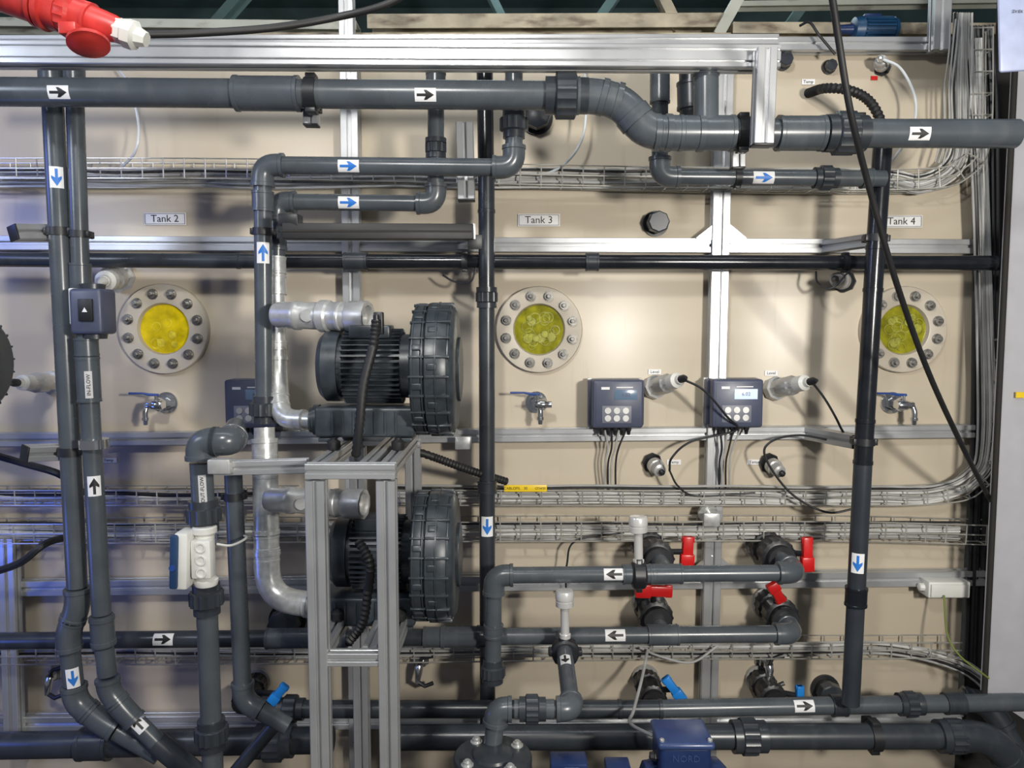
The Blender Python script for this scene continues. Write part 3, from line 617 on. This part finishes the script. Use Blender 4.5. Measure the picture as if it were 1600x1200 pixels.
hose('thick black corrugated hose arching from Tank 4 wall',[(1262,146,.02),(1290,138,.12),(1330,142,.18),(1360,160,.2),(1378,195,.2),(1380,225,.2)],.013)
# ================================================================ stand
def stand():
    X0=P(494,735,.75).x; X1=P(604,735,.75).x; z1=P(494,735,.75).z; z2=P(494,1027,.75).z; w=L(30,.75); yb=-.3
    t=thing('blower_stand','slotted aluminium stand carrying the two blowers','stand',V(((X0+X1)/2,-.5,0)))
    def b(name,p0,p1,nw=1,nh=1,ww=w,hh=w,ref=Y): bar(MB(),p0,p1,ww,hh,nw,nh,ref).part(name,ALU,t,flat=True)
    for x in(X0,X1):
        b('leg',V((x,-.75,0)),V((x,-.75,z1-w/2)))
        b('leg',V((x,yb,0 if x==X0 else z2-w*.4)),V((x,yb,z1-w/2)))
    for z,nm in((z1,'top_crossbar'),(z2,'lower_crossbar')):
        for y in(-.75,yb): 
            e=w/2 if z==z1 else -w/2
            b(nm,V((X0-e,y,z)),V((X1+e,y,z)),ww=w*(.8 if z==z1 else .7),hh=w*.8)
        for x in(X0,X1,(X0+X1)/2+.03): b('side_rail',V((x,-.75+w/2,z)),V((x,yb,z)),ref=X,ww=w*.8,hh=w*.8)
    for z in(z1,z2):
        for x in(X0,X1):
            for y in(-.58,-.42): MB().lathe(V((x,y,z+w*.4)),Z,[(0,.012),(.006,.016),(.02,.016),(.026,.008),(.03,.008)],16).part('rubber_damper',RUB,t)
    return z1
stand()
barthing('slim aluminium arm reaching left from the stand to the outflow pipe',(338,731,.66),(482,727,.66),22,20)
MB().box(P(345,728,.68),L(34,.6),.03,L(22,.6),bev=.003).thing('arm_bracket',CAST,'grey metal bracket at the left end of the stand arm','bracket')
# dark arm below the loop pipes
t=thing('support_arm','long dark box section arm below the loop pipes','arm',P(442,362,.5))
a,b=P(442,362,.5),P(738,363,.42); ax=(b-a).normalized(); M=Matrix((ax,Z.cross(ax),Z)).transposed(); MB().box((a+b)/2,(b-a).length,.04,L(24,.46),M,.003).part('box_section',RUB,t)
MB().box((a+b)/2-Y*.0215,(b-a).length,.002,L(3,.46),M).part('groove_strip',GAP,t)
MB().box(b+ax*.003,.006,.04,L(24,.44),M,.001).part('end_plate',CAST,t)
MB().box(P(454,345,.49),.05,.05,.03,bev=.004).thing('pipe_saddle',BLK,'black clamp saddle at the left end of the dark arm','clamp')
barthing('short vertical aluminium profile holding the loop pipes',(726,193,.3),(729,312,.3),26,24,cap=[1])
barthing('aluminium strut going back to the wall right of the dark arm',(742,378,.42),(722,380,.03),22,22,ref=Z,cap=[0])
barthing('short bracket profile under the top main pipe at left',(487,160,.46),(487,195,.46),22,20,cap=[1])
barthing('short bracket profile under the top main pipe at right',(1152,236,.42),(1152,262,.42),20,20,cap=[0,1])
for a,b,s in(((22,364,.42),(76,364,.34),'upper left beside the Tank 2 pipes'),((40,708,.42),(98,706,.34),'middle left beside the downpipe')):
    barthing('short capped support profile at '+s,a,b,24,22,cap=[0,1],group='support stubs')
barthing('capped support stub reaching out at right below the rail',(1372,374,.24),(1288,386,.03),20,20,cap=[0],group='support stubs',ref=Z)
barthing('capped support stub reaching out at right by the lower black cable',(1340,690,.24),(1262,676,.03),22,22,cap=[0],group='support stubs',ref=Z)
for a,b,s in(((700,662,.02),(724,692,.1),'left of the central pipe'),((1105,800,.05),(1112,812,.1),'on the post over the red valves')):
    p=P(*b); t=thing('swivel_foot','small round metal disc bracket '+s,'bracket',p); MB().lathe(P(*a),P(*b)-P(*a),[(0,.03),(.012,.03),(.012,.012),(.05,.012)],24).part('disc',GALV,t)
    MB().box(p,.05,.01,.04,bev=.003).part('plate',GALV,t)
p=P(1475,917,.06); t=thing('junction_box','small white junction box at the right end of the rail','box',p)
MB().box(p,L(66,.06),.06,L(26,.06),bev=.004).part('case',WHT,t); MB().box(p-Y*.033-Z*.001,L(60,.06),.006,L(20,.06),bev=.002).part('lid',WHT,t)
MB().lathe(p-X*L(33,.06),-X,[(0,.012),(.014,.012),(.016,.008)],8).part('cable_gland',WHT,t)
# ================================================================ pumps at the bottom
p=P(770,1176,.66); k=L(1,.66); t=thing('pump','round bolted pump flange at the bottom centre','pump',V((p.x,p.y,0)))
MB().lathe(p-Z*.03,Z,[(0,64*k),(.02,64*k),(.024,62*k),(.024,34*k),(.03,32*k),(.036,22*k)],48).part('top_flange',PVC2,t)
MB().lathe(V((p.x,p.y,0)),Z,[(0,90*k),(.02,90*k),(.02,60*k),(p.z-.2,66*k),(p.z-.09,66*k),(p.z-.05,50*k),(p.z-.03,40*k)],40).part('pump_casing',BLUEP,t)
MB().lathe(p-Z*.052,Z,[(0,64*k),(.018,64*k)],48).part('lower_flange',BLUEP,t)
for i in range(4):
    a=i*math.pi/2+.62; c=p+V((math.cos(a),math.sin(a),0))*49*k-Z*.007
    MB().lathe(c,Z,[(0,.015),(.003,.015),(.003,.010),(.010,.010),(.010,.006),(.014,.006)],10).part('bolt',GALV,t)
p=P(1064,1168,.62); k=L(1,.62); t=thing('pump_motor','blue pump motor with embossed lid at the bottom edge','motor',V((p.x,p.y,0)))
MB().box(p-Z*3*k,82*k,.11,50*k,bev=.012,seg=3).part('terminal_box',BLUEP,t); s=MB().box(p+V((0,-.004,24*k)),90*k,.12,12*k,bev=.008,seg=3).part('box_lid',BLUEL,t)
for sx in(-1,1): MB().lathe(p+V((sx*38*k,-.05,30*k)),Z,[(0,4*k),(3*k,4*k),(4*k,3*k)],10).part('lid_screw',GALV,s)
MB().lathe(p+V((-41*k,-.02,-6*k)),-X,[(0,9*k),(5*k,9*k),(6*k,7*k),(12*k,6*k)],8).part('cable_gland',BLK,t)
lettering('NORD',15*k,p+V((0,-.0555,2*k)),X,Z,t,BLUEL,ext=.0012)
c=P(1000,1228,.62)
MB().lathe(c,X,[(0,24*k),(.01,38*k),(.03,40*k),(.15,40*k),(.16,44*k),(.19,44*k),(.21,30*k)],36).part('motor_body',BLUEP,t)
MB().box(V((c.x+.1,c.y,(c.z-.03)/2)),.16,.14,c.z-.03,bev=.006).part('motor_foot',BLUEP,t)
mb=MB()
for i in range(26):
    a=i*math.pi/13; n=V((0,math.cos(a),math.sin(a))); M=Matrix((X,V((0,-math.sin(a),math.cos(a))),n)).transposed(); mb.box(c+X*.09+n*42*k,.12,1.6*k,9*k,M)
mb.part('motor_fins',BLUEP,t,flat=True)
p=P(888,1199,.62); t=thing('control_box','small blue box with white label beside the pump flange','box',V((p.x,p.y,0)))
MB().box(p,60*k,.06,34*k,bev=.005).part('case',BLUEP,t); MB().box(p+V((4*k,-.031,4*k)),24*k,.002,14*k).part('white_label',PAPER,t)
MB().box(p+V((80*k,0,-2*k)),40*k,.05,22*k,bev=.004).part('side_cover',BLUEP,t); MB().box(p+V((82*k,-.026,2*k)),24*k,.002,10*k).part('yellow_label',YEL,t)
MB().box(V((p.x+30*k,p.y,p.z/2-.01)),110*k,.05,p.z-.02,bev=.004).part('pedestal',BLUEP,t)
# motor top right
BLM=mat('dull_blue_motor',(.01,.05,.12),.4)
p=P(1362,46,-.15); k=L(1,-.15); t=thing('blue_motor','blue electric motor sitting on top of Tank 4','motor',p-Z*.03)
MB().lathe(p-X*30*k,X,[(0,10*k),(2*k,17*k),(14*k,19*k),(16*k,15*k),(60*k,15*k),(61*k,18*k),(66*k,16*k),(68*k,8*k)],28).part('motor_body',BLM,t)
mb=MB()
for i in range(20):
    a=i*math.pi/10; n=V((0,math.cos(a),math.sin(a))); M=Matrix((X,V((0,-math.sin(a),math.cos(a))),n)).transposed(); mb.box(p+X*8*k+n*16*k,42*k,1.4*k,5*k,M)
mb.part('motor_fins',BLM,t,flat=True)
MB().box(p+Z*16*k-X*2*k,26*k,.04,9*k,bev=.004).part('terminal_box',BLUEP,t); MB().lathe(p-X*56*k,X,[(0,6*k),(28*k,8*k)],12).part('shaft_housing',BLUEP,t)
MB().box(p-Z*19*k,56*k,.06,6*k).part('foot_plate',BLUEP,t)
# ================================================================ hoses & loose cables
G='thin white air tubes'
cable('thin white air tube looping down at the left above the Tank 2 plate',[(172,95,.05),(200,130,.1),(216,190,.1),(212,235,.1),(190,262,.06)],.004,TUBE,'air_tube',G,cat='tube')
cable('thin white air tube looping behind the union of the main pipe',[(912,95,.05),(916,150,.1),(910,215,.1),(880,258,.08),(835,278,.05)],.004,TUBE,'air_tube',G,cat='tube')
cable('thin white air tube curving down from the top right fitting',[(1378,92,.08),(1408,108,.1),(1430,155,.1),(1425,205,.1),(1395,250,.05)],.004,TUBE,'air_tube',G,cat='tube')
cable('long thick black cable hanging diagonally across the right side',[(1295,-40,.95),(1310,60,.9),(1330,180,.85),(1360,300,.75),(1400,440,.65),(1450,580,.5),(1505,700,.35),(1552,790,.15)],.0068,RUB,'thick_cable',n=12)
cable('dark cable leaving the white nut of the red plug',[(214,54,1.05),(300,52,1.0),(420,44,.95),(520,28,.9),(600,8,.9),(660,-25,.9)],.007,RUB,'plug_cable',n=12)
cable('pale cable bowing down from the lower pipe to the pump',[(1012,1015,.1),(1003,1060,.2),(990,1110,.35),(985,1130,.45),(1020,1150,.55)],.0045,CAB,'pump_cable')
cable('pale cable curving along under the lower red valve pipe',[(1120,1010,.08),(1080,1035,.1),(1030,1025,.1),(1000,1012,.08)],.004,CAB,'loose_cable')
cable('dark hose entering from the left edge above the middle',[(-30,705,.2),(40,725,.22),(95,742,.24),(130,770,.2)],.011,BLK,'dark_hose',cat='hose')
cable('dark hose entering from the left edge at the lower tray',[(-30,900,.2),(30,880,.22),(70,850,.2),(110,838,.1)],.011,BLK,'dark_hose',cat='hose')
cable('black cable from left probe leaving the frame',[(20,598,.2),(0,606,.25),(-30,640,.3)],.004,BLK,'probe_cable')
cable('green yellow earth cable trailing along the lower right corner',[(1475,930,.1),(1480,990,.15),(1500,1025,.2),(1545,1060,.3)],.0028,mat('earth_cable',(.16,.2,.04)),'earth_cable')
cable('small black wire loop below the dark pipe near the centre',[(745,415,.15),(735,440,.15),(710,440,.12),(692,430,.1)],.003,BLK,'probe_cable')
cable('small black wire loop below the dark pipe near Tank 4',[(1330,420,.15),(1300,450,.15),(1278,442,.12),(1275,424,.1)],.003,BLK,'probe_cable')
cable('thin dark cable hanging over the top right rim',[(1250,40,.05),(1265,35,.08),(1280,55,.1),(1305,85,.1)],.004,RUB,'loose_cable')
# red plug
a=P(-20,-22,1.1); b=P(222,60,1.1); ax=(b-a); k=L(1,1.1); l=ax.length; t=thing('power_plug','red industrial power plug with white cable nut at top left','plug',a)
an=ax.normalized()
MB().lathe(a,ax,[(0,30*k),(78*k,31*k),(80*k,35*k),(86*k,35*k),(87*k,31*k),(90*k,36*k),(98*k,36*k),(100*k,31*k),(120*k,31*k)],36).part('socket_body',REDP,t)
MB().lathe(a+an*118*k,ax,[(0,28*k),(4*k,30*k,.05),(18*k,29*k,.05),(22*k,25*k),(40*k,24*k),(41*k,26*k),(46*k,26*k),(47*k,23*k),(80*k,20*k),(88*k,18*k)],48).part('plug_body',REDP,t)
for s in(-1,1):
    MB().box(a+an*150*k+Z*(s*22*k)-Y*8*k,40*k,10*k,7*k,Matrix.Rotation(math.radians(19),3,'Y'),2*k).part('grip_rib',REDP,t)
MB().lathe(a+an*204*k,ax,[(0,19*k),(12*k,19*k),(14*k,22*k),(28*k,22*k),(32*k,15*k),(46*k,11*k)],8).part('white_nut',WHT,t,label='white cable gland nut')
c=P(138,66,1.14); MB().lathe(c+Z*.004,V((.2,-.35,-1)),[(0,24*k),(4*k,29*k),(9*k,29*k),(10*k,24*k),(13*k,20*k)],28).part('hinged_lid',REDP,t)
MB().box(P(112,48,1.14),26*k,.03,18*k,bev=.003).part('hinge',REDP,t)
# right door + plate
pts=[P(1590,105,.2),P(1541,1085,.2),P(1640,1150,.2),P(1720,105,.2)]
o=pts[0]; t=thing('cabinet_door','pale grey door panel along the right edge','door',pts[1])
MB().prism([((q-o).x,(q-o).z) for q in pts],o,X,Z,Y,.03).part('panel',CABI,t,flat=True)
MB().cyl(P(1586,105,.22),P(1538,1085,.22),.008).part('edge_strip',GAP,t)
MB().box(P(1594,617,.21),L(14,.2),.004,L(9,.2)).part('yellow_label',YEL,t)
p=P(1594,50,.5); t=thing('hanging_sign','pale blue white sign plate cut off in the top right corner','sign',p)
MB().box(p+X*.04,L(66,.5)+.08,.01,L(112,.5),Matrix.Rotation(math.radians(-4),3,'Y'),.006).part('plate',mat('pale_blue_sign',(.42,.47,.66),.4),t)
lettering('ZV EX',L(6,.5),P(1590,18,.51),X,Z,t,INK)
# ================================================================ lights, world, camera
def area(loc,tgt,size,pw,col,sy=None):
    l=bpy.data.lights.new('lamp','AREA'); l.shape='RECTANGLE' if sy else 'DISK'; l.size=size; l.energy=pw; l.color=col
    if sy: l.size_y=sy
    o=bpy.data.objects.new('lamp',l); COL.objects.link(o); o.location=loc; o.rotation_euler=(V(tgt)-V(loc)).to_track_quat('-Z','Y').to_euler()
def spot(loc,tgt,ang,pw,col,rad,blend=1):
    l=bpy.data.lights.new('lamp','SPOT'); l.energy=pw; l.color=col; l.spot_size=math.radians(ang); l.spot_blend=blend; l.shadow_soft_size=rad
    o=bpy.data.objects.new('lamp',l); COL.objects.link(o); o.location=loc; o.rotation_euler=(V(tgt)-V(loc)).to_track_quat('-Z','Y').to_euler()
spot((1.2,-2.8,1.7),(.3,0,1.45),120,250,(1,.955,.875),.12)
spot((-.45,-2.6,2.9),(-.35,0,1.6),110,140,(1,.985,.96),.13)
area((-2.0,-1.6,2.2),(-1.2,0,1.3),.5,10,(.74,.82,1))  # bluish-grey fill added to lift the left side
area((-1.95,-.6,2.0),(-1.0,-.1,1.9),.3,2.0,(.1,.2,1))
area((-1.9,-.8,.7),(-1.0,-.2,.6),.3,2.0,(.08,.18,1))
area((0,-1.3,3.9),(0,-.9,0),3.2,24,(.92,.97,1),.15)
area((0,2.4,3.9),(0,2.6,0),2.0,45,(.8,.97,1))
W=bpy.data.worlds.new('world'); SC.world=W; W.use_nodes=True; bg=W.node_tree.nodes['Background']; bg.inputs[0].default_value=(.85,.9,1,1); bg.inputs[1].default_value=.13
cam=bpy.data.cameras.new('camera'); cam.sensor_width=36; cam.lens=F/1600*36; co=bpy.data.objects.new('camera',cam); COL.objects.link(co)
co.location=CAMP; co.rotation_euler=(math.pi/2-TH,0,0); SC.camera=co; cam.clip_start=.02
SC.view_settings.view_transform='Standard'
